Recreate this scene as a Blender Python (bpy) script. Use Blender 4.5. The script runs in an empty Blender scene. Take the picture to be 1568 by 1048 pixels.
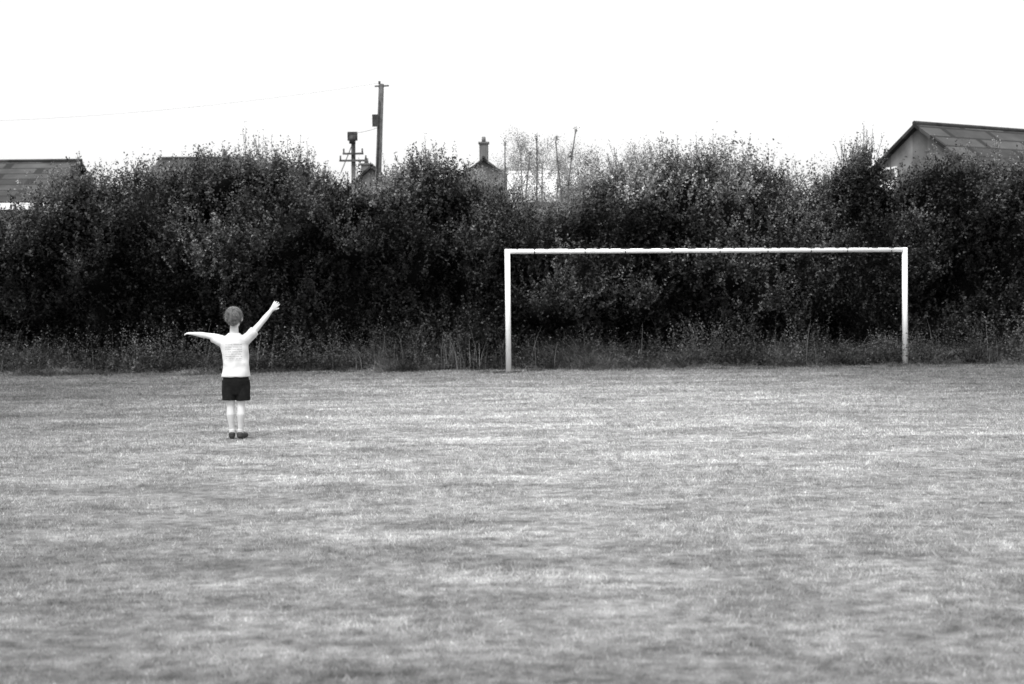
import bpy, bmesh, math, random
import numpy as np
from mathutils import Vector, Matrix
random.seed(4); R=np.random.default_rng(7)
S=bpy.context.scene; COL=S.collection

# ---------------------------------------------------------------- materials
def g(v): return (v,v,v,1)
def mat(name, lo, hi, scale=5, detail=6, rough=0.9, bump=0.0, bscale=60, attr=None, transl=0.0, spec=0.2, p0=0.3, p1=0.7):
    m=bpy.data.materials.new(name); m.use_nodes=True; nt=m.node_tree; N=nt.nodes; L=nt.links
    b=N['Principled BSDF']; b.inputs['Roughness'].default_value=rough; b.inputs['Specular IOR Level'].default_value=spec
    tc=N.new('ShaderNodeTexCoord'); no=N.new('ShaderNodeTexNoise'); no.inputs['Scale'].default_value=scale; no.inputs['Detail'].default_value=detail
    L.new(tc.outputs['Object'],no.inputs['Vector'])
    cr=N.new('ShaderNodeValToRGB'); cr.color_ramp.elements[0].color=g(lo); cr.color_ramp.elements[1].color=g(hi)
    cr.color_ramp.elements[0].position=p0; cr.color_ramp.elements[1].position=p1
    L.new(no.outputs['Fac'],cr.inputs['Fac']); out=cr.outputs['Color']
    if attr:
        at=N.new('ShaderNodeAttribute'); at.attribute_name=attr
        mx=N.new('ShaderNodeMix'); mx.data_type='RGBA'; mx.blend_type='MULTIPLY'; mx.inputs['Factor'].default_value=1
        L.new(out,mx.inputs['A']); L.new(at.outputs['Color'],mx.inputs['B']); out=mx.outputs['Result']
    L.new(out,b.inputs['Base Color'])
    if bump>0:
        n2=N.new('ShaderNodeTexNoise'); n2.inputs['Scale'].default_value=bscale; n2.inputs['Detail'].default_value=8
        L.new(tc.outputs['Object'],n2.inputs['Vector'])
        bp=N.new('ShaderNodeBump'); bp.inputs['Strength'].default_value=bump; bp.inputs['Distance'].default_value=0.02
        L.new(n2.outputs['Fac'],bp.inputs['Height']); L.new(bp.outputs['Normal'],b.inputs['Normal'])
    if transl>0:
        t=N.new('ShaderNodeBsdfTranslucent'); L.new(out,t.inputs['Color'])
        ms=N.new('ShaderNodeMixShader'); ms.inputs[0].default_value=transl
        L.new(b.outputs[0],ms.inputs[1]); L.new(t.outputs[0],ms.inputs[2])
        L.new(ms.outputs[0],N['Material Output'].inputs['Surface'])
    return m

def lawn_mat(name, k, transl):
    m=bpy.data.materials.new(name); m.use_nodes=True; nt=m.node_tree; N=nt.nodes; L=nt.links
    b=N['Principled BSDF']; b.inputs['Roughness'].default_value=1.0; b.inputs['Specular IOR Level'].default_value=0.05
    tc=N.new('ShaderNodeTexCoord')
    def noise(sc,det,lo,hi,stretch=1.0):
        n=N.new('ShaderNodeTexNoise'); n.inputs['Scale'].default_value=sc; n.inputs['Detail'].default_value=det; n.inputs['Roughness'].default_value=0.65
        mp=N.new('ShaderNodeMapping'); mp.inputs['Scale'].default_value=(stretch,1,1); L.new(tc.outputs['Object'],mp.inputs[0])
        L.new(mp.outputs[0],n.inputs['Vector'])
        r=N.new('ShaderNodeMapRange'); r.inputs['From Min'].default_value=0.3; r.inputs['From Max'].default_value=0.7
        r.inputs['To Min'].default_value=lo; r.inputs['To Max'].default_value=hi
        L.new(n.outputs['Fac'],r.inputs['Value']); return r.outputs[0]
    def mul(a,c):
        q=N.new('ShaderNodeMath'); q.operation='MULTIPLY'; L.new(a,q.inputs[0])
        if isinstance(c,float): q.inputs[1].default_value=c
        else: L.new(c,q.inputs[1])
        return q.outputs[0]
    v=mul(noise(0.22,3,0.85,1.15),noise(2.2,5,0.6,1.4,.6))
    v=mul(v,noise(9,5,0.5,1.5)); v=mul(v,noise(1.1,2,.82,1.18,.08)); v=mul(v,float(k))
    # vignette painted into the grass colour: paler middle of the pitch, darker edges
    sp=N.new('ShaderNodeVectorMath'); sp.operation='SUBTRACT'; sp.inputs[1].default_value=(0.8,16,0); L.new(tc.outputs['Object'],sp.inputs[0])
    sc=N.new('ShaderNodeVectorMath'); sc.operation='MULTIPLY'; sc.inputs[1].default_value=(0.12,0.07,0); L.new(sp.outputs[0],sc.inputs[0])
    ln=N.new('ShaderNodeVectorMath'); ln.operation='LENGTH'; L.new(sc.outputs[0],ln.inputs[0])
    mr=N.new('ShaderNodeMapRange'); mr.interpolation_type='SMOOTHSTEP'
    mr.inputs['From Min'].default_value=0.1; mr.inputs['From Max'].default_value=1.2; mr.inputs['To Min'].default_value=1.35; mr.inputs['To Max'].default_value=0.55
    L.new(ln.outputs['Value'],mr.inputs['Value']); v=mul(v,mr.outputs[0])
    at=N.new('ShaderNodeAttribute'); at.attribute_name='shade'
    if transl>0: v=mul(v,at.outputs['Fac'])
    cb=N.new('ShaderNodeCombineColor')
    for i in range(3): L.new(v,cb.inputs[i])
    L.new(cb.outputs[0],b.inputs['Base Color'])
    if transl>0:
        t=N.new('ShaderNodeBsdfTranslucent'); L.new(cb.outputs[0],t.inputs['Color'])
        ms=N.new('ShaderNodeMixShader'); ms.inputs[0].default_value=transl
        L.new(b.outputs[0],ms.inputs[1]); L.new(t.outputs[0],ms.inputs[2]); L.new(ms.outputs[0],N['Material Output'].inputs['Surface'])
    return m

# ---------------------------------------------------------------- numpy helpers
def hsh(ix,iy,iz,seed):
    h=(ix.astype(np.int64)*374761393+iy.astype(np.int64)*668265263+iz.astype(np.int64)*2147483647+seed*974711)&0xffffffff
    h=((h^(h>>13))*1274126177)&0xffffffff
    h=(h^(h>>16))&0xffffffff
    return h/4294967295.0
def vnoise(x,y,z=None,seed=0):
    x=np.asarray(x,float); y=np.asarray(y,float); z=np.zeros_like(x) if z is None else np.asarray(z,float)
    fx,fy,fz=np.floor(x),np.floor(y),np.floor(z); u,v,w=x-fx,y-fy,z-fz
    u=u*u*(3-2*u); v=v*v*(3-2*v); w=w*w*(3-2*w); r=0
    for a in (0,1):
        for b in (0,1):
            for c in (0,1):
                r=r+hsh(fx+a,fy+b,fz+c,seed)*(u if a else 1-u)*(v if b else 1-v)*(w if c else 1-w)
    return r
def npmesh(name, V, F, mt, shade=None, parent=None, smooth=False):
    me=bpy.data.meshes.new(name); V=np.asarray(V,np.float32); F=np.asarray(F,np.int32); n,k=F.shape
    me.vertices.add(len(V)); me.vertices.foreach_set('co',V.ravel())
    me.loops.add(n*k); me.loops.foreach_set('vertex_index',F.ravel())
    me.polygons.add(n); me.polygons.foreach_set('loop_start',np.arange(0,n*k,k,dtype=np.int32))
    me.update(calc_edges=True)
    if smooth: me.polygons.foreach_set('use_smooth',np.ones(n,bool))
    if shade is not None:
        a=me.attributes.new('shade','FLOAT','POINT'); a.data.foreach_set('value',np.asarray(shade,np.float32))
    me.materials.append(mt); o=bpy.data.objects.new(name,me); COL.objects.link(o)
    if parent: o.parent=parent
    return o
def empty(name): 
    o=bpy.data.objects.new(name,None); COL.objects.link(o); return o
def unit(a): return a/np.maximum(np.linalg.norm(a,axis=-1,keepdims=True),1e-9)

def leaves(P, D, size, nrm_up=0.6):
    n=len(P); Nn=unit(R.normal(size=(n,3))+np.array([0,-0.25,nrm_up])); D=unit(D+R.normal(size=(n,3))*0.5)
    W=unit(np.cross(D,Nn)); s=size[:,None]
    V=np.stack([P, P+D*s*.5+W*s*.3, P+D*s, P+D*s*.5-W*s*.3],1).reshape(-1,3)
    return V, np.arange(n*4).reshape(n,4)
def blades(P, H, W, lean):
    n=len(P); a=R.uniform(0,2*np.pi,n); side=np.stack([np.cos(a),np.sin(a),0*a],1)*W[:,None]*.5
    b=R.uniform(0,2*np.pi,n); ld=np.stack([np.cos(b),np.sin(b),0*b],1)*(lean*H)[:,None]
    up=np.array([0,0,1.0])*H[:,None]; rows=[]
    for t,w in ((0,1),(.4,.85),(.75,.55),(1,.08)):
        c=P+up*(t-0.3*lean[:,None]*t*t)+ld*t*t
        rows+= [c-side*w, c+side*w]
    V=np.stack(rows,1).reshape(-1,3); base=np.arange(n)[:,None]*8
    F=np.concatenate([base+np.array([[0,1,3,2]]),base+np.array([[2,3,5,4]]),base+np.array([[4,5,7,6]])],1).reshape(-1,4)
    return V,F
def tubes(segs, sides=5):
    V=[];F=[]
    for p1,r1,p2,r2 in segs:
        p1=np.array(p1,float); p2=np.array(p2,float); d=unit(p2-p1); u=unit(np.cross(d,[0.3,0.9,0.1])); w=np.cross(d,u); b=len(V)
        for p,r in ((p1,r1),(p2,r2)):
            for i in range(sides):
                t=2*np.pi*i/sides; V.append(p+r*(np.cos(t)*u+np.sin(t)*w))
        for i in range(sides):
            j=(i+1)%sides; F.append((b+i,b+j,b+sides+j,b+sides+i))
    return np.array(V),np.array(F)

# ---------------------------------------------------------------- ground
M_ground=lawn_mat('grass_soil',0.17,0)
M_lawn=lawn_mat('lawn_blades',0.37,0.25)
gx=np.concatenate([[-600,-200,-60],np.linspace(-30,30,61),[60,200,600]]); gy=np.concatenate([[-600,-100,-20],np.linspace(-5,70,76),[100,250,1000]])
GX,GY=np.meshgrid(gx,gy); GZ=(vnoise(GX*.5,GY*.5,seed=3)-.5)*.03
nx,ny=len(gx),len(gy); I=np.arange(nx*ny).reshape(ny,nx)
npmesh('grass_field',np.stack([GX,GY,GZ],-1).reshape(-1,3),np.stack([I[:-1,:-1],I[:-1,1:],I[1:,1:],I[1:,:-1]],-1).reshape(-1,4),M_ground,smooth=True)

n=850000
y=3.2+25.4*R.random(n)**1.15; x=R.uniform(-1,1,n)*(.39*y+2.4)
z=(vnoise(x*.5,y*.5,seed=3)-.5)*.03-.004
tuft=vnoise(x*3,y*3,seed=11)
h=(.011+.017*R.random(n))*(.6+.8*tuft)*(.8+y*.02); w=(.0022+.00024*y)*R.uniform(.7,1.3,n)
a=R.uniform(0,2*np.pi,n); sd=np.stack([np.cos(a),np.sin(a),0*a],1)*w[:,None]*.5
b=R.uniform(0,2*np.pi,n); tip=np.stack([np.cos(b)*h*.8,np.sin(b)*h*.8,h],1); P=np.stack([x,y,z],1)
V=np.stack([P-sd,P+sd,P+tip],1).reshape(-1,3); sh=np.repeat(R.uniform(.4,1.6,n),3)
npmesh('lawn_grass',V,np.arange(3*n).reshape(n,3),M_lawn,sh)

# ---------------------------------------------------------------- hedge
prof=np.array([[-18,4.1],[-13,3.9],[-10.94,3.6],[-9.95,3.7],[-9.4,4.12],[-8.84,4.45],[-7.44,4.66],[-6.3,4.66],[-5.6,4.92],[-4.64,4.85],[-3.94,4.5],[-3.45,4.15],[-2.68,4.15],
[-2.3,4.5],[-1.84,4.75],[-1.27,4.66],[-.92,4.55],[-.3,4.4],[.13,3.8],[1.25,3.62],[1.74,4.15],[2.09,4.55],[3.07,4.72],[4.05,4.74],[4.9,4.7],[5.87,4.5],[6.43,4.25],[6.92,4.5],
[7.41,4.85],[7.83,4.5],[8.18,3.95],[8.53,4.24],[8.95,4.5],[10.07,4.47],[11.02,4.4],[18,4.6]])
def top(x): return np.interp(x,prof[:,0],prof[:,1])-.68+(vnoise(x*2.2,x*0,seed=21)-.5)*.25+np.clip((x-3)/30,0,.12)
def front(x,z):
    t=z/4.5
    base=29.45-.65*np.exp(-((t-.62)/.28)**2)+1.0*np.clip(t-.75,0,1)+.7*np.clip((x-2)/5,0,1)
    f=base+(vnoise(x*.55,z*.6,seed=31)-.5)*1.9+(vnoise(x*1.5,z*1.6,seed=32)-.5)*1.5+(vnoise(x*3.7,z*3.7,seed=33)-.5)*.6
    lim=27.0+(x+.07)*.18+1.05
    return np.where((x>-1.5)&(x<9.5),np.maximum(f,lim),f)
hedge=empty('hedge')
M_leaf=mat('hedge_leaf',.03,.10,scale=.9,detail=3,rough=.55,attr='shade',transl=.15,spec=.35)
M_shade_core=mat('hedge_shade_core',.003,.009,scale=3)  # near-black backing sheet, its colour stands in for shade inside the hedge
M_twig=mat('twig',.05,.12,scale=8)
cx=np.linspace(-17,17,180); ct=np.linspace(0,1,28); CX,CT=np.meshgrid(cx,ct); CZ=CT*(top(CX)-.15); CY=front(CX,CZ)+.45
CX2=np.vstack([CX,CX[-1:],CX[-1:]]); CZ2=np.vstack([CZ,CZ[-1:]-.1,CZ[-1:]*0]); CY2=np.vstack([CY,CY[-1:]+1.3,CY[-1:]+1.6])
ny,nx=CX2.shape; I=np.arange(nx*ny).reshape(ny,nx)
npmesh('shade_core',np.stack([CX2,CY2,CZ2],-1).reshape(-1,3),np.stack([I[:-1,:-1],I[:-1,1:],I[1:,1:],I[1:,:-1]],-1).reshape(-1,4),M_shade_core,parent=hedge)
def sprigs(P,D,Ln,nl,size,bright):
    m=len(P); t=R.uniform(.08,1,(m,nl)); D=unit(D)
    bend=np.array([0,0,.35])
    C=P[:,None,:]+(D[:,None,:]*t[...,None]+bend*(t**2)[...,None]*.6)*Ln[:,None,None]
    C=C+R.normal(size=C.shape)*(.05*(1.15-t))[...,None]*Ln[:,None,None]*2.0
    DD=D[:,None,:]+R.normal(size=C.shape)*.9
    sz=np.full((m,nl),1.)*size*R.uniform(.6,1.3,(m,nl))*(1.15-.45*t)
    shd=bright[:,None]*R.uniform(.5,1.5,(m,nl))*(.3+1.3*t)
    V,F=leaves(C.reshape(-1,3),DD.reshape(-1,3),sz.ravel()); return V,F,np.repeat(shd.ravel(),4)
def shrub(x): return .4+1.3*vnoise(x*.8,x*0,seed=41)
m=10500; x=R.uniform(-17,17,m); z=R.random(m)**.9*top(x); z=np.maximum(z,.1); yf=front(x,z)+R.uniform(-.05,.35,m)
P=np.stack([x,yf,z],1); D=np.stack([R.normal(0,.45,m),-.6+R.normal(0,.3,m),.65+R.normal(0,.35,m)],1)
br=shrub(x+z*.5)*(.08+2.2*vnoise(x*1.2,z*1.5,seed=43)**1.6)*(.28+1.15*z/4.4)*R.uniform(.4,1.8,m)  # leaf tone rises with height: light on the upper hedge painted in
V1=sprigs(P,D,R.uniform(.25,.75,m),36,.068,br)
m=4800; x=R.uniform(-17,17,m); z=top(x); dy=R.uniform(-.1,1.7,m); yf=front(x,z)+dy; z=z-.25*(dy/1.7)
P=np.stack([x,yf,z-.1],1); D=np.stack([R.normal(0,.35,m),-.15+R.normal(0,.35,m),1+0*x],1)
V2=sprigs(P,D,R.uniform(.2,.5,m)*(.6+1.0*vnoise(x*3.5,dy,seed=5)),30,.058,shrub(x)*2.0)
xl=np.concatenate([R.uniform(-9.5,-4,45),R.uniform(2,6,50),R.uniform(7,7.9,30),R.uniform(8.8,12,20),R.uniform(-2.3,-1.2,10),R.uniform(-16,16,30)]); m=len(xl)
P=np.stack([xl,front(xl,top(xl))+R.uniform(0,1.2,m),top(xl)],1); D=np.stack([R.normal(0,.2,m),R.normal(0,.15,m),np.ones(m)],1)
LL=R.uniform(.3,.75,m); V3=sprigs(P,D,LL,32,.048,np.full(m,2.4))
off=0;VV=[];FF=[];SS=[]
for V,F,s in (V1,V2,V3): VV.append(V);FF.append(F+off);SS.append(s);off+=len(V)
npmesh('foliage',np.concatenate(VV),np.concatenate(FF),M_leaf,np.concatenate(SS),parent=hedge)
V,F=tubes([(P[i],.008,P[i]+unit(D[i])*LL[i]*1.0+np.array([0,0,.05]),.003) for i in range(m)],4); npmesh('leaders',V,F,M_twig,parent=hedge)

# ---------------------------------------------------------------- rough grass and weeds at the hedge foot
M_rough=mat('rough_grass_blade',.05,.20,scale=1.6,detail=5,attr='shade',transl=.2)
n=110000; x=R.uniform(-17,17,n); u=R.random(n)**1.2
edge=27.9+(vnoise(x*1.3,x*0,seed=51)-.5)*.7-.03*np.clip(x-8,0,9)
y=edge+u*1.8; hh=(.05+.36*np.minimum(u*1.5,1))*(.3+1.3*vnoise(x*1.1,y*.9,seed=52))*R.uniform(.4,1.3,n)
hh*=.35+1.3*vnoise(x*3.0,y*3.0,seed=54)
V,F=blades(np.stack([x,y,0*x-.02],1),hh,R.uniform(.008,.015,n),R.uniform(.5,1.6,n))
npmesh('rough_grass',V,F,M_rough,np.repeat(R.uniform(.4,1.6,n)*(.2+1.4*vnoise(x*1.1,y*2,seed=55)),8))
m=5200; x=R.uniform(-17,17,m); k=vnoise(x*.9,x*0,seed=61); keep=R.random(m)<.3+k; x=x[keep]; m=len(x)
yy=R.uniform(28.3,29.6,m)
P=np.stack([x,yy,0*x],1); D=np.stack([R.normal(0,.4,m),R.normal(-.1,.35,m),np.ones(m)],1)
V,F,s=sprigs(P,D,R.uniform(.2,.95,m)*(.3+1.05*vnoise(x*1.3,yy,seed=62)),34,.045,R.uniform(.5,1.7,m)*(.15+1.2*vnoise(x*1.2,yy*2,seed=63))); npmesh('nettle_patch',V,F,M_leaf,s)
m=220; x=np.concatenate([R.normal(-1.6,.8,110),R.uniform(-12,12,110)]); P=np.stack([x,R.uniform(28.2,28.9,m),0*x],1)
V,F=blades(P,R.uniform(.4,1.1,m),R.uniform(.007,.012,m),R.uniform(.05,.35,m)); npmesh('weed_stalks',V,F,M_rough,np.repeat(R.uniform(.6,1.6,m),8))
def tuftset(pts,cnt,rad,hmx,name):
    Q=[];H=[]
    for px,py in pts:
        q=R.normal(0,rad,(cnt,2)); Q.append(np.stack([px+q[:,0],py+q[:,1]*.6,np.zeros(cnt)-.01],1)); H.append(R.uniform(.4,1,cnt)*hmx)
    Q=np.concatenate(Q);H=np.concatenate(H); V,F=blades(Q,H,R.uniform(.006,.011,len(Q)),R.uniform(.3,1.1,len(Q)))
    npmesh(name,V,F,M_rough,np.repeat(R.uniform(.3,1.1,len(Q)),8))
pts=[(-.55,27.3),(-.25,27.2),(.0,26.85),(.1,27.1),(-.1,26.7),(7.8,28.1),(7.6,28.2),(8.0,28.0),(3.4,27.5),(4.6,27.6)]+[(float(a),27.6+float(b)) for a,b in zip(R.uniform(-10,10,22),R.uniform(-.25,.3,22))]
tuftset(pts,110,.1,.09,'grass_tufts')

# ---------------------------------------------------------------- goal
M_white=mat('white_goal_paint',.72,.88,scale=6,rough=.5,spec=.4,p0=.25,p1=.45,bump=.2,bscale=40)
M_dark=mat('dark_metal',.02,.06,scale=10,rough=.6)
goal=empty('football_goal')
A=Vector((-.07,26.95,0)); B=Vector((7.85,28.4,0)); H=2.31
def cyl(name,p1,p2,r,mt,parent,r2=None,sides=20):
    V,F=tubes([(p1,r,p2,r if r2 is None else r2)],sides)
    me=bpy.data.meshes.new(name); fs=[tuple(map(int,f)) for f in F]+[tuple(range(sides))[::-1],tuple(range(sides,2*sides))]
    me.from_pydata([tuple(v) for v in V],[],fs); me.materials.append(mt); o=bpy.data.objects.new(name,me); COL.objects.link(o); o.parent=parent
    for p in me.polygons: p.use_smooth=len(p.vertices)==4
    return o
cyl('post_near',A-Vector((0,0,.1)),A+Vector((0,0,H+.045)),.052,M_white,goal)
cyl('post_far',B-Vector((0,0,.1)),B+Vector((0,0,H+.045)),.055,M_white,goal)
d=(B-A).normalized(); cyl('crossbar',A+d*.045+Vector((0,0,H)),B-d*.045+Vector((0,0,H)),.045,M_white,goal)
for i in range(26):
    c=A+(B-A)*(.03+.94*(i+random.uniform(-.35,.35))/25)+Vector((0,0,H+.034)); l=random.uniform(.01,.09)
    cyl('net_clip_%d'%i,c-d*l+Vector((0,-.014,0)),c+d*l+Vector((0,-.014,0)),.019,M_dark,goal,sides=8)
    if i%3==1: cyl('net_hook_%d'%i,c+Vector((0,-.03,.0)),c+Vector((0,-.045,-.075)),.010,M_dark,goal,sides=6)

# ---------------------------------------------------------------- houses
def brickish(name,c1,c2,mo,sc,bw=.5,rh=.25,bump=.4):
    m=bpy.data.materials.new(name); m.use_nodes=True; N=m.node_tree.nodes; L=m.node_tree.links; b=N['Principled BSDF']; b.inputs['Roughness'].default_value=.9
    tc=N.new('ShaderNodeTexCoord')
    sx=N.new('ShaderNodeSeparateXYZ'); ad=N.new('ShaderNodeMath'); ad.operation='ADD'; cb=N.new('ShaderNodeCombineXYZ')
    L.new(tc.outputs['Object'],sx.inputs[0]); L.new(sx.outputs[0],ad.inputs[0]); L.new(sx.outputs[1],ad.inputs[1]); L.new(ad.outputs[0],cb.inputs[0]); L.new(sx.outputs[2],cb.inputs[1])
    t=N.new('ShaderNodeTexBrick'); t.inputs['Scale'].default_value=sc; t.inputs['Color1'].default_value=g(c1); t.inputs['Color2'].default_value=g(c2); t.inputs['Mortar'].default_value=g(mo)
    t.inputs['Brick Width'].default_value=bw; t.inputs['Row Height'].default_value=rh; t.inputs['Mortar Size'].default_value=.025
    no=N.new('ShaderNodeTexNoise'); no.inputs['Scale'].default_value=1.3; no.inputs['Detail'].default_value=6; L.new(tc.outputs['Object'],no.inputs['Vector'])
    mr=N.new('ShaderNodeMapRange'); mr.inputs['From Min'].default_value=.3; mr.inputs['From Max'].default_value=.7; mr.inputs['To Min'].default_value=.6; mr.inputs['To Max'].default_value=1.3; L.new(no.outputs['Fac'],mr.inputs['Value'])
    mx=N.new('ShaderNodeMix'); mx.data_type='RGBA'; mx.blend_type='MULTIPLY'; mx.inputs['Factor'].default_value=1; L.new(t.outputs['Color'],mx.inputs['A']); L.new(mr.outputs[0],mx.inputs['B'])
    L.new(mx.outputs['Result'],b.inputs['Base Color'])
    bp=N.new('ShaderNodeBump'); bp.inputs['Strength'].default_value=bump; L.new(t.outputs['Fac'],bp.inputs['Height']); bp.invert=True; L.new(bp.outputs['Normal'],b.inputs['Normal'])
    return m
M_brick=brickish('brick_wall',.05,.12,.17,2.3); M_tile=brickish('roof_tile',.025,.07,.010,2.2,.4,.3,.9); M_render=mat('white_render',.7,.8,scale=2)
M_glass=mat('window_glass',.03,.08,scale=1,rough=.1,spec=.6); M_frame=mat('white_frame',.75,.85,scale=3)
def box(name,lo,hi,mt,parent):
    (x0,y0,z0),(x1,y1,z1)=lo,hi; v=[(x0,y0,z0),(x1,y0,z0),(x1,y1,z0),(x0,y1,z0),(x0,y0,z1),(x1,y0,z1),(x1,y1,z1),(x0,y1,z1)]
    f=[(0,3,2,1),(4,5,6,7),(0,1,5,4),(1,2,6,5),(2,3,7,6),(3,0,4,7)]
    me=bpy.data.meshes.new(name); me.from_pydata(v,[],f); me.materials.append(mt); o=bpy.data.objects.new(name,me); COL.objects.link(o); o.parent=parent; return o
def house(name,org,ang,Ln,hs,ez,rz,wall,roofm=None,chim=None,gable_win=None,nwin=3):
    roofm=roofm or M_tile
    e=empty(name); e.location=(org[0],org[1],0); e.rotation_euler=(0,0,math.radians(ang))
    v=[];
    for xx in (0,Ln): v+=[(xx,-hs,-.1),(xx,hs,-.1),(xx,hs,ez),(xx,0,rz),(xx,-hs,ez)]
    me=bpy.data.meshes.new('walls'); me.from_pydata(v,[],[(0,4,3,2,1),(5,6,7,8,9),(0,5,9,4),(1,2,7,6)]); me.materials.append(wall)
    o=bpy.data.objects.new('walls',me); COL.objects.link(o); o.parent=e
    sl=(rz-ez)/hs
    for sgn,nm in ((-1,'roof_front'),(1,'roof_back')):
        ov=.35; y0=0; y1=sgn*(hs+ov); z0=rz+.03; z1=ez-ov*sl+.03
        a=[(-.2,y0,z0),(Ln+.2,y0,z0),(Ln+.2,y1,z1),(-.2,y1,z1)]; bq=[(p[0],p[1],p[2]+.13) for p in a]
        me=bpy.data.meshes.new(nm); me.from_pydata(a+bq,[],[(0,1,2,3),(4,7,6,5),(0,4,5,1),(2,6,7,3),(0,3,7,4),(1,5,6,2)]); me.materials.append(roofm)
        o=bpy.data.objects.new(nm,me); COL.objects.link(o); o.parent=e
        box('fascia',(-.2,y1+(-.03 if sgn<0 else .003),z1-.15),(Ln+.2,y1+(-.003 if sgn<0 else .03),z1+.09),M_frame,e)
    cyl('ridge_tiles',(-.2,0,rz+.16),(Ln+.2,0,rz+.16),.09,roofm,e,sides=10)
    for i in range(nwin):
        cxx=Ln*(i+.5)/nwin
        for zz in ((1.0,2.2),(ez-1.5,ez-.45)) if ez>4 else ((1.0,2.1),):
            box('window_frame',(cxx-.6,-hs-.04,zz[0]),(cxx+.6,-hs-.003,zz[1]),M_frame,e)
            box('window_pane',(cxx-.53,-hs-.05,zz[0]+.07),(cxx-.04,-hs-.043,zz[1]-.07),M_glass,e)
            box('window_pane',(cxx+.04,-hs-.05,zz[0]+.07),(cxx+.53,-hs-.043,zz[1]-.07),M_glass,e)
    box('door',(Ln*.33-.45,-hs-.05,0),(Ln*.33+.45,-hs-.003,2.0),M_dark,e)
    if gable_win:
        y0,y1,z0,z1=gable_win
        box('gable_window_frame',(-.05,y0,z0),(-.003,y1,z1),M_frame,e); box('gable_window_pane',(-.06,y0+.08,z0+.45),(-.053,y1-.08,z1-.08),M_glass,e)
    if chim:
        for cxx,cy,w,ht in chim:
            box('chimney',(cxx-w,cy-w,rz-1.2),(cxx+w,cy+w,rz+ht),M_brick,e); box('chimney_cap',(cxx-w-.05,cy-w-.05,rz+ht),(cxx+w+.05,cy+w+.05,rz+ht+.08),M_brick,e)
            cyl('chimney_pot',(cxx,cy,rz+ht+.08),(cxx,cy,rz+ht+.35),.11,M_brick,e,r2=.09)
    return e
house('brick_house',(14.3,50),30,12,4,4.62,7.25,M_brick,gable_win=(1.0,1.8,5.1,6.0))
house('brick_house',(-31,55),0,14.3,3.5,5.1,6.75,M_brick)
house('brick_house',(-14.6,60),0,3.6,3.5,5.4,7.3,M_brick,chim=[(2.6,0,.08,.15)],nwin=2)
house('brick_house',(-1.3,70),90,9,2.6,6.3,8.2,M_brick,chim=[(1.0,0,.22,.95)],nwin=2)
house('brick_house',(-6.9,71),90,8,1.6,6.6,8.0,M_brick,chim=[(1.5,.4,.25,.3)],nwin=2)
house('white_cottage',(.1,50),0,2.0,2.0,4.9,5.65,M_render,roofm=mat('pale_felt_roof',.6,.75,scale=3),nwin=1)

# ---------------------------------------------------------------- poles and wires
M_wood=mat('pole_wood',.05,.12,scale=6,bump=.4,bscale=20)
tp=empty('utility_pole')
cyl('shaft',(-5.87,60,-.2),(-5.37,60,10.5),.16,M_wood,tp,r2=.11,sides=14)
cyl('insulator',(-5.45,60,10.5),(-5.45,60,10.62),.05,M_dark,tp,sides=10); cyl('top_arm',(-5.65,59.95,10.4),(-5.05,59.95,10.42),.035,M_wood,tp,sides=8)
box('junction_box',(-5.75,59.72,8.7),(-5.5,59.86,9.2),M_dark,tp); cyl('conduit',(-5.62,59.84,6.0),(-5.45,59.84,9.8),.035,M_dark,tp,sides=8)
sp=empty('utility_pole')
cyl('shaft',(-6.85,62,-.2),(-6.8,62,8.6),.12,M_wood,sp,r2=.09,sides=14)
box('transformer',(-7.02,61.7,8.35),(-6.6,61.88,8.72),M_dark,sp); cyl('transformer_can',(-6.8,61.62,8.2),(-6.8,61.62,8.55),.14,M_dark,sp)
for zz,w in ((7.75,.45),(7.45,.6)):
    box('crossarm',(-6.8-w,61.8,zz),(-6.8+w,61.88,zz+.08),M_wood,sp)
    for q in (-w+.05,w-.05): cyl('insulator',(-6.8+q,61.84,zz+.08),(-6.8+q,61.84,zz+.26),.035,M_dark,sp,sides=8)
cyl('stay',(-7.35,62,7.0),(-6.85,62,8.2),.02,M_dark,sp,sides=6)
wr=empty('overhead_wires'); M_wire=mat('wire_metal',.25,.4,scale=3)
def wire(a,b,sag,nm,r=.007):
    a=np.array(a,float);b=np.array(b,float); pts=[a+(b-a)*t-np.array([0,0,sag*4*t*(1-t)]) for t in np.linspace(0,1,25)]
    V,F=tubes([(pts[i],r,pts[i+1],r) for i in range(24)],5); npmesh(nm,V,F,M_wire,parent=wr)
wire((-5.4,60,10.55),(-40,64,10.2),1.0,'line_a',.006); wire((-6.8,62,8.7),(-5.5,60,8.7),.05,'line_b',.012)

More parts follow.
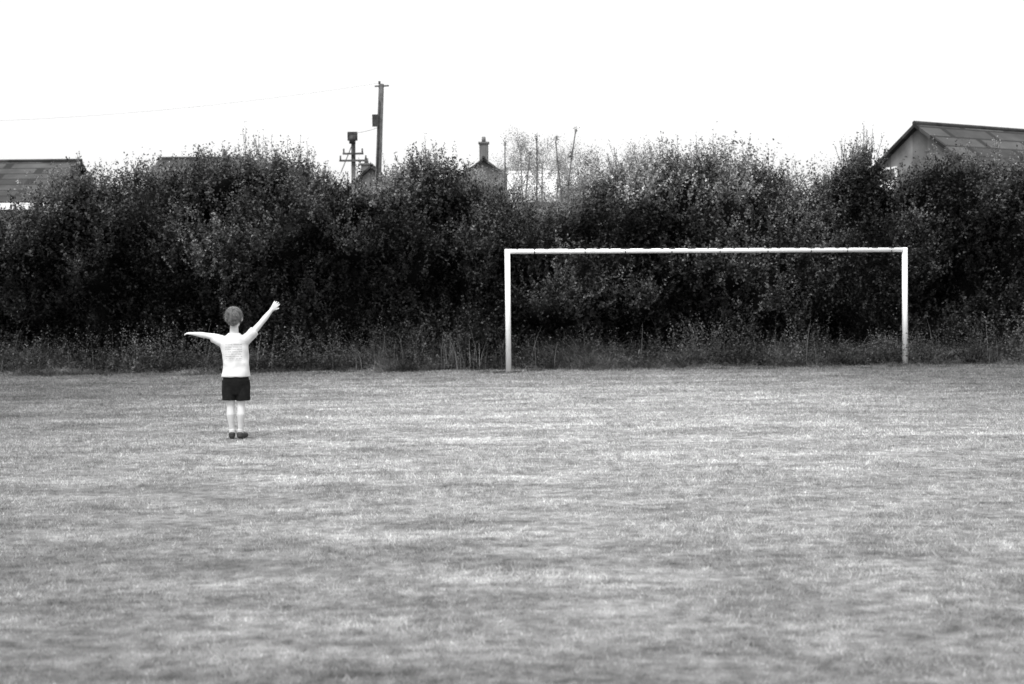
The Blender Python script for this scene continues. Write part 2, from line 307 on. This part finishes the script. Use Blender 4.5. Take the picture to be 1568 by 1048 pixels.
# ---------------------------------------------------------------- trees
def tree(name,pos,H,spread,leafsize,leafmat,barkmat,nl,stems=1,r0=.07,bright=1.0,upright=.7,start=.35,depth=3,scat=.16):
    e=empty(name); segs=[];tips=[]
    def grow(p,d,l,r,dep):
        k=3; q=np.array(p,float)
        for i in range(k):
            d2=unit(d+R.normal(size=3)*.12+np.array([0,0,.05])); q2=q+d2*l/k; r2=r*(1-.22); segs.append((q,r,q2,r2)); 
            if dep<depth: tips.append((q+q2)/2); tips.append(q2)
            q=q2; r=r2; d=d2
            if dep>0:
                for _ in range(1 if R.random()<.6 else 2):
                    a=R.uniform(0,2*np.pi); s=np.array([np.cos(a),np.sin(a),0]); grow(q,unit(d*upright+s*(1-upright)*1.4),l*R.uniform(.45,.65),r*.6,dep-1)
        tips.append(q)
    for s in range(stems):
        a=R.uniform(0,2*np.pi); rr=spread*.8*np.sqrt(R.random()) if stems>1 else 0
        base=np.array([pos[0]+rr*np.cos(a),pos[1]+rr*np.sin(a),-.1]); hh=H*R.uniform(.75,1) if s else H
        q=base; d=np.array([0,0,1.]); n=8; r=r0
        for i in range(n):
            d=unit(d+R.normal(size=3)*.04); d[2]=abs(d[2]); q2=q+d*hh*.9/n; r2=r*.88; segs.append((q,r,q2,r2)); q=q2; r=r2
            if (i+1)/n>=start:
                for _ in range(2):
                    a=R.uniform(0,2*np.pi); sv=np.array([np.cos(a),np.sin(a),0]); grow(q,unit(np.array([0,0,1])*upright+sv*(1-upright)*1.4),spread*R.uniform(.5,.9)*(1.2-.6*i/n),r*.6,depth-2)
        tips.append(q)
    V,F=tubes(segs,5); npmesh('trunk_and_limbs',V,F,barkmat,parent=e)
    if nl<1: return
    T=np.array(tips); C=T[R.integers(0,len(T),nl)]+R.normal(size=(nl,3))*scat*spread/1.2
    V,F=leaves(C,R.normal(size=(nl,3)),R.uniform(.6,1.3,nl)*leafsize); npmesh('crown',V,F,leafmat,np.repeat(bright*R.uniform(.6,1.5,nl),4),parent=e)
M_pale=mat('pale_leaf',.22,.38,scale=1.5,attr='shade',transl=.35); M_bark=mat('pale_bark',.12,.3,scale=6); M_bark2=mat('grey_bark',.06,.16,scale=9)  # pale_leaf: pale foliage, with distance haze painted into its colour
M_mid=mat('grey_leaf',.10,.20,scale=1.2,attr='shade',transl=.25)
tree('birch_tree',(1.2,44.5),6.55,1.2,.045,M_pale,M_bark,30000,stems=7,r0=.05,start=.5,scat=.10)
tree('birch_tree',(2.7,45),6.2,1.5,.05,M_mid,M_bark,26000,stems=7,r0=.05,start=.4,scat=.12)
tree('birch_tree',(-.5,43),5.9,.8,.045,M_pale,M_bark,5000,stems=5,r0=.035,start=.6,depth=2,scat=.12)
tree('willow_tree',(.7,58),7.2,2.0,.07,M_mid,M_bark,34000,stems=6,r0=.09,start=.3,upright=.55,depth=4,scat=.13)
for (px,hh) in ((-.2,6.2),(.28,5.9),(.72,6.3),(1.5,6.6),(1.72,6.3)):
    tree('young_ash_tree',(px,41.8),hh*1.08,.3,.05,M_mid,M_bark2,140,stems=1,r0=.05,start=.75,depth=2,upright=.85)
tree('hawthorn_tree',(-2.2,36),4.6,1.2,.08,M_leaf,M_twig,9000,stems=2,r0=.08,bright=1.5,upright=.5)
tree('hawthorn_tree',(5.0,36),4.5,2.0,.08,M_leaf,M_twig,12000,stems=3,r0=.08,bright=2.4,upright=.5)
tree('hawthorn_tree',(10.3,35),4.3,1.2,.08,M_leaf,M_twig,8000,stems=3,r0=.08,bright=1.4,upright=.5)

# ---------------------------------------------------------------- boy
def sph(bm,c,r,seg=20):
    m=Matrix.Translation(c)@Matrix.Diagonal((r[0],r[1],r[2],1)); bmesh.ops.create_uvsphere(bm,u_segments=seg,v_segments=seg//2+2,radius=1,matrix=m)
def cone(bm,p1,r1,p2,r2,caps=True,seg=20):
    p1=Vector(p1);p2=Vector(p2); d=p2-p1; m=Matrix.Translation((p1+p2)/2)@d.to_track_quat('Z','Y').to_matrix().to_4x4()
    bmesh.ops.create_cone(bm,cap_ends=True,segments=seg,radius1=r1,radius2=r2,depth=d.length,matrix=m)
def chain(bm,pts,endball=True):
    for i,(p,r) in enumerate(pts):
        if endball or i<len(pts)-1: sph(bm,p,(r,r,r),16)
        if i: cone(bm,pts[i-1][0],pts[i-1][1],p,r,seg=16)
def loft(bm,rings,seg=32):
    prev=None; first=None
    for (cx,cy,z,rx,ry) in rings:
        vs=[bm.verts.new((cx+rx*math.copysign(abs(math.cos(t))**.85,math.cos(t)),cy+ry*math.copysign(abs(math.sin(t))**.85,math.sin(t)),z)) for t in [2*math.pi*i/seg for i in range(seg)]]
        if prev: 
            for i in range(seg): bm.faces.new((prev[i],prev[(i+1)%seg],vs[(i+1)%seg],vs[i]))
        else: first=vs
        prev=vs
    bm.faces.new(first[::-1]); bm.faces.new(prev)
def finish(bm,name,mt,voxel,parent,smooth_it=4,disp=None):
    me=bpy.data.meshes.new(name); bm.to_mesh(me); bm.free(); o=bpy.data.objects.new(name,me); COL.objects.link(o)
    r=o.modifiers.new('r','REMESH'); r.mode='VOXEL'; r.voxel_size=voxel
    if smooth_it: s=o.modifiers.new('s','SMOOTH'); s.factor=.5; s.iterations=smooth_it
    if disp:
        t=bpy.data.textures.new(name,'CLOUDS'); t.noise_scale=disp[1]; t.noise_depth=1; q=o.modifiers.new('d','DISPLACE'); q.texture=t; q.strength=disp[0]; q.mid_level=.5
    dg=bpy.context.evaluated_depsgraph_get(); m2=bpy.data.meshes.new_from_object(o.evaluated_get(dg)); o.modifiers.clear(); o.data=m2
    m2.materials.clear(); m2.materials.append(mt)
    for p in m2.polygons: p.use_smooth=True
    o.parent=parent; return o
M_skin=mat('skin',.50,.62,scale=9,rough=.6,spec=.3); M_short=mat('black_shorts_cloth',.004,.010,scale=20,bump=.3); M_hair=mat('hair',.06,.20,scale=35,rough=.6)
M_shoe=mat('dark_shoe',.02,.06,scale=12,rough=.5); M_sock=mat('white_sock',.45,.6,scale=30)
M_shirt=mat('tshirt_cloth',.52,.68,scale=7,bump=.3,bscale=9)
nt=M_shirt.node_tree; N=nt.nodes; L=nt.links; bs=N['Principled BSDF']; src=bs.inputs['Base Color'].links[0].from_socket
tc=N.new('ShaderNodeTexCoord'); sx=N.new('ShaderNodeSeparateXYZ'); L.new(tc.outputs['Object'],sx.inputs[0])
def mth(op,a,b=None,c=None):
    q=N.new('ShaderNodeMath'); q.operation=op
    for i,v in enumerate((a,b,c)):
        if v is None: continue
        if isinstance(v,(int,float)): q.inputs[i].default_value=v
        else: L.new(v,q.inputs[i])
    return q.outputs[0]
line=mth('GREATER_THAN',mth('SINE',mth('MULTIPLY',sx.outputs[2],2*math.pi/.024)),0.0)
mp=N.new('ShaderNodeMapping'); mp.inputs['Scale'].default_value=(90,1,36); L.new(tc.outputs['Object'],mp.inputs[0]); nn=N.new('ShaderNodeTexNoise'); nn.inputs['Scale'].default_value=1; L.new(mp.outputs[0],nn.inputs['Vector'])
let=mth('GREATER_THAN',nn.outputs['Fac'],.45)
msk=mth('MULTIPLY',line,let)
msk=mth('MULTIPLY',msk,mth('LESS_THAN',mth('ABSOLUTE',mth('SUBTRACT',sx.outputs[0],.01)),.085))
msk=mth('MULTIPLY',msk,mth('MULTIPLY',mth('GREATER_THAN',sx.outputs[2],.80),mth('LESS_THAN',sx.outputs[2],.975)))
msk=mth('MULTIPLY',msk,mth('LESS_THAN',sx.outputs[1],0.0))
mx=N.new('ShaderNodeMix'); mx.data_type='RGBA'; L.new(mth('MULTIPLY',msk,.38),mx.inputs['Factor']); L.new(src,mx.inputs['A']); mx.inputs['B'].default_value=g(.12); L.new(mx.outputs['Result'],bs.inputs['Base Color'])

boy=empty('boy')
def hand(bm,w,dirv,palmn,thumb_side):
    w=Vector(w); f=Vector(dirv).normalized(); n=Vector(palmn).normalized(); s=f.cross(n).normalized()*thumb_side; n=s.cross(f)*thumb_side
    for k in (-.020,-.007,.007,.020):
        chain(bm,[(w+s*k*.5,.013),(w+f*.055+s*k,.0095)])
    for k,l in ((.024,.046),(.008,.054),(-.008,.050),(-.023,.040)):
        p0=w+f*.055+s*k; p1=p0+(f+s*k*7).normalized()*l*.45+n*.002; p2=p1+(f+s*k*7).normalized()*l*.33+n*.007; p3=p2+f*l*.25+n*.010
        chain(bm,[(p0,.0078),(p1,.0072),(p2,.0066),(p3,.0055)])
    t0=w+f*.015+s*.016; t1=t0+f*.022+s*.020+n*.004; t2=t1+f*.022+s*.012+n*.004
    chain(bm,[(t0,.011),(t1,.009),(t2,.0068)])
bm=bmesh.new()
loft(bm,[(.012,0,.54,.10,.07),(.012,0,.66,.108,.075),(.01,0,.8,.112,.076),(.005,0,.94,.125,.078),(0,0,1.02,.122,.07),(0,0,1.06,.07,.05)])
chain(bm,[((0,.0,1.03),.05),((0,.012,1.15),.042)])
sph(bm,(0,.012,1.25),(.076,.092,.096),28); sph(bm,(0,.042,1.195),(.056,.056,.062),20); sph(bm,(0,.083,1.165),(.020,.018,.016),14)
for s in (-1,1):
    sph(bm,(s*.080,.005,1.228),(.011,.020,.028),14); sph(bm,(s*.032,.072,1.208),(.024,.022,.026),14)
chain(bm,[((0,.098,1.255),.007),((0,.114,1.225),.0105)]); sph(bm,(0,.095,1.19),(.020,.008,.005),12); sph(bm,(0,.095,1.182),(.017,.008,.005),12)
sph(bm,(0,.084,1.268),(.050,.016,.007),14)
Lw=Vector((-.455,.20,1.075)); Rw=Vector((.368,.12,1.315))
chain(bm,[((-.13,0,1.02),.044),((-.20,.04,1.04),.038),((-.30,.10,1.058),.029),((-.36,.14,1.064),.030),(Lw,.0195)])
chain(bm,[((.13,0,1.025),.044),((.19,.025,1.09),.038),((.265,.06,1.18),.029),((.305,.085,1.232),.030),(Rw,.0195)])
hand(bm,Lw,(-.95,.30,.10),(0,.2,-1),-1)
hand(bm,Rw,(.58,.25,.80),(-.2,1,-.1),-1)
for s,hx,kx,axx in ((-1,-.052,-.046,-.034),(1,.075,.060,.048)):
    chain(bm,[((hx,0,.58),.060),((hx*.97,0,.46),.054),((kx,.004,.345),.040),((kx,-.014,.25),.042),((kx*.9,-.006,.16),.031),((axx,0,.07),.024),((axx,-.005,.045),.026)])
    chain(bm,[((axx,-.015,.035),.026),((axx+s*.02,.07,.03),.026)])
finish(bm,'body',M_skin,.0042,boy,3)
M_eye=mat('eye',.02,.04,scale=5,rough=.2)
bm=bmesh.new()
for s in (-1,1): sph(bm,(s*.030,.093,1.246),(.011,.008,.007),12)
me=bpy.data.meshes.new('eyes'); bm.to_mesh(me); bm.free(); me.materials.append(M_eye); o=bpy.data.objects.new('eyes',me); COL.objects.link(o); o.parent=boy
bm=bmesh.new(); sph(bm,(0,-.008,1.268),(.084,.098,.086),28); sph(bm,(0,-.048,1.215),(.066,.048,.062),20); sph(bm,(0,.05,1.30),(.07,.055,.043),20)
finish(bm,'hair',M_hair,.005,boy,3,(.014,.025))
nh=7000; dirs=unit(R.normal(size=(nh,3))); keep=(dirs[:,2]>-.62)&((dirs[:,1]<.35)|(dirs[:,2]>.35)); dirs=dirs[keep]; nh=len(dirs)
P=np.array([0,-.008,1.258])+dirs*np.array([.080,.096,.088]); tang=unit(np.cross(np.cross(dirs,np.array([.1,.15,-1.])),dirs)); flow=unit(dirs*.25+tang+R.normal(size=(nh,3))*.28); ln=R.uniform(.015,.04,nh)
sd=unit(np.cross(flow,dirs))*.0018; V=np.stack([P-sd,P+sd,P+flow*ln[:,None]+sd*.2,P+flow*ln[:,None]-sd*.2],1).reshape(-1,3)
npmesh('hair_strands',V,np.arange(nh*4).reshape(nh,4),M_hair,parent=boy)
bm=bmesh.new()
loft(bm,[(.014,0,.638,.145,.104),(.014,0,.70,.139,.099),(.012,0,.80,.134,.095),(.008,0,.90,.139,.096),(.003,0,.98,.147,.096),(0,0,1.02,.138,.084),(0,0,1.05,.098,.068),(0,0,1.082,.058,.055)])
sph(bm,(-.122,0,1.005),(.052,.052,.052)); sph(bm,(.122,0,1.01),(.052,.052,.052))
cone(bm,(-.10,-.005,.995),.062,(-.232,.058,1.035),.052); cone(bm,(.10,-.005,.995),.062,(.208,.034,1.105),.052)
finish(bm,'tshirt',M_shirt,.005,boy,3,(.028,.13))
bm=bmesh.new()
loft(bm,[(.013,0,.45,.105,.074),(.013,0,.52,.130,.088),(.013,0,.60,.134,.098),(.013,0,.655,.125,.092)])
cone(bm,(-.056,0,.395),.077,(-.055,0,.60),.080); cone(bm,(.084,0,.39),.075,(.078,0,.60),.080)
finish(bm,'shorts',M_short,.005,boy,5,(.014,.09))
for s,axx in ((-1,-.034),(1,.048)):
    bm=bmesh.new(); chain(bm,[((axx,-.003,.085),.0305),((axx,0,.05),.032)]); finish(bm,'sock',M_sock,.004,boy,2)
    bm=bmesh.new(); chain(bm,[((axx,-.02,.033),.033),((axx+s*.012,.04,.030),.033),((axx+s*.03,.12,.026),.029)]); sph(bm,(axx,-.018,.05),(.034,.034,.022))
    finish(bm,'shoe',M_shoe,.004,boy,2)
boy.location=(-2.845,14.56,.004)

# ---------------------------------------------------------------- light, sky, camera
el,az=math.radians(62),math.radians(205)
w=bpy.data.worlds.new('World'); S.world=w; w.use_nodes=True; N=w.node_tree.nodes; L=w.node_tree.links
sky=N.new('ShaderNodeTexSky'); sky.sky_type='NISHITA'; sky.sun_disc=False; sky.sun_elevation=el; sky.sun_rotation=az; sky.dust_density=6; sky.air_density=1.5
bw=N.new('ShaderNodeRGBToBW'); L.new(sky.outputs[0],bw.inputs[0])
# thin uniform white cloud layer over the clear-sky model
ad=N.new('ShaderNodeMath'); ad.operation='ADD'; ad.inputs[1].default_value=4.7; L.new(bw.outputs[0],ad.inputs[0])
L.new(ad.outputs[0],N['Background'].inputs['Color']); N['Background'].inputs['Strength'].default_value=.15
sl=bpy.data.lights.new('sun','SUN'); sl.energy=2.5; sl.angle=math.radians(20); so=bpy.data.objects.new('sun',sl); COL.objects.link(so)
dv=Vector((math.sin(az)*math.cos(el),math.cos(az)*math.cos(el),math.sin(el))); so.rotation_euler=dv.to_track_quat('Z','Y').to_euler()
cd=bpy.data.cameras.new('camera'); cam=bpy.data.objects.new('camera',cd); COL.objects.link(cam); S.camera=cam
cd.lens=50; cd.sensor_width=36; cd.clip_end=3000; cd.clip_start=.1
cd.dof.use_dof=True; cd.dof.focus_distance=15; cd.dof.aperture_fstop=2.8
cam.matrix_world=Matrix.Translation((0,0,1.4))@(Matrix.Rotation(math.radians(90-1.71),4,'X'))@Matrix.Rotation(math.radians(-.6),4,'Z')
S.view_settings.view_transform='Standard'; S.view_settings.look='None'; S.view_settings.exposure=0
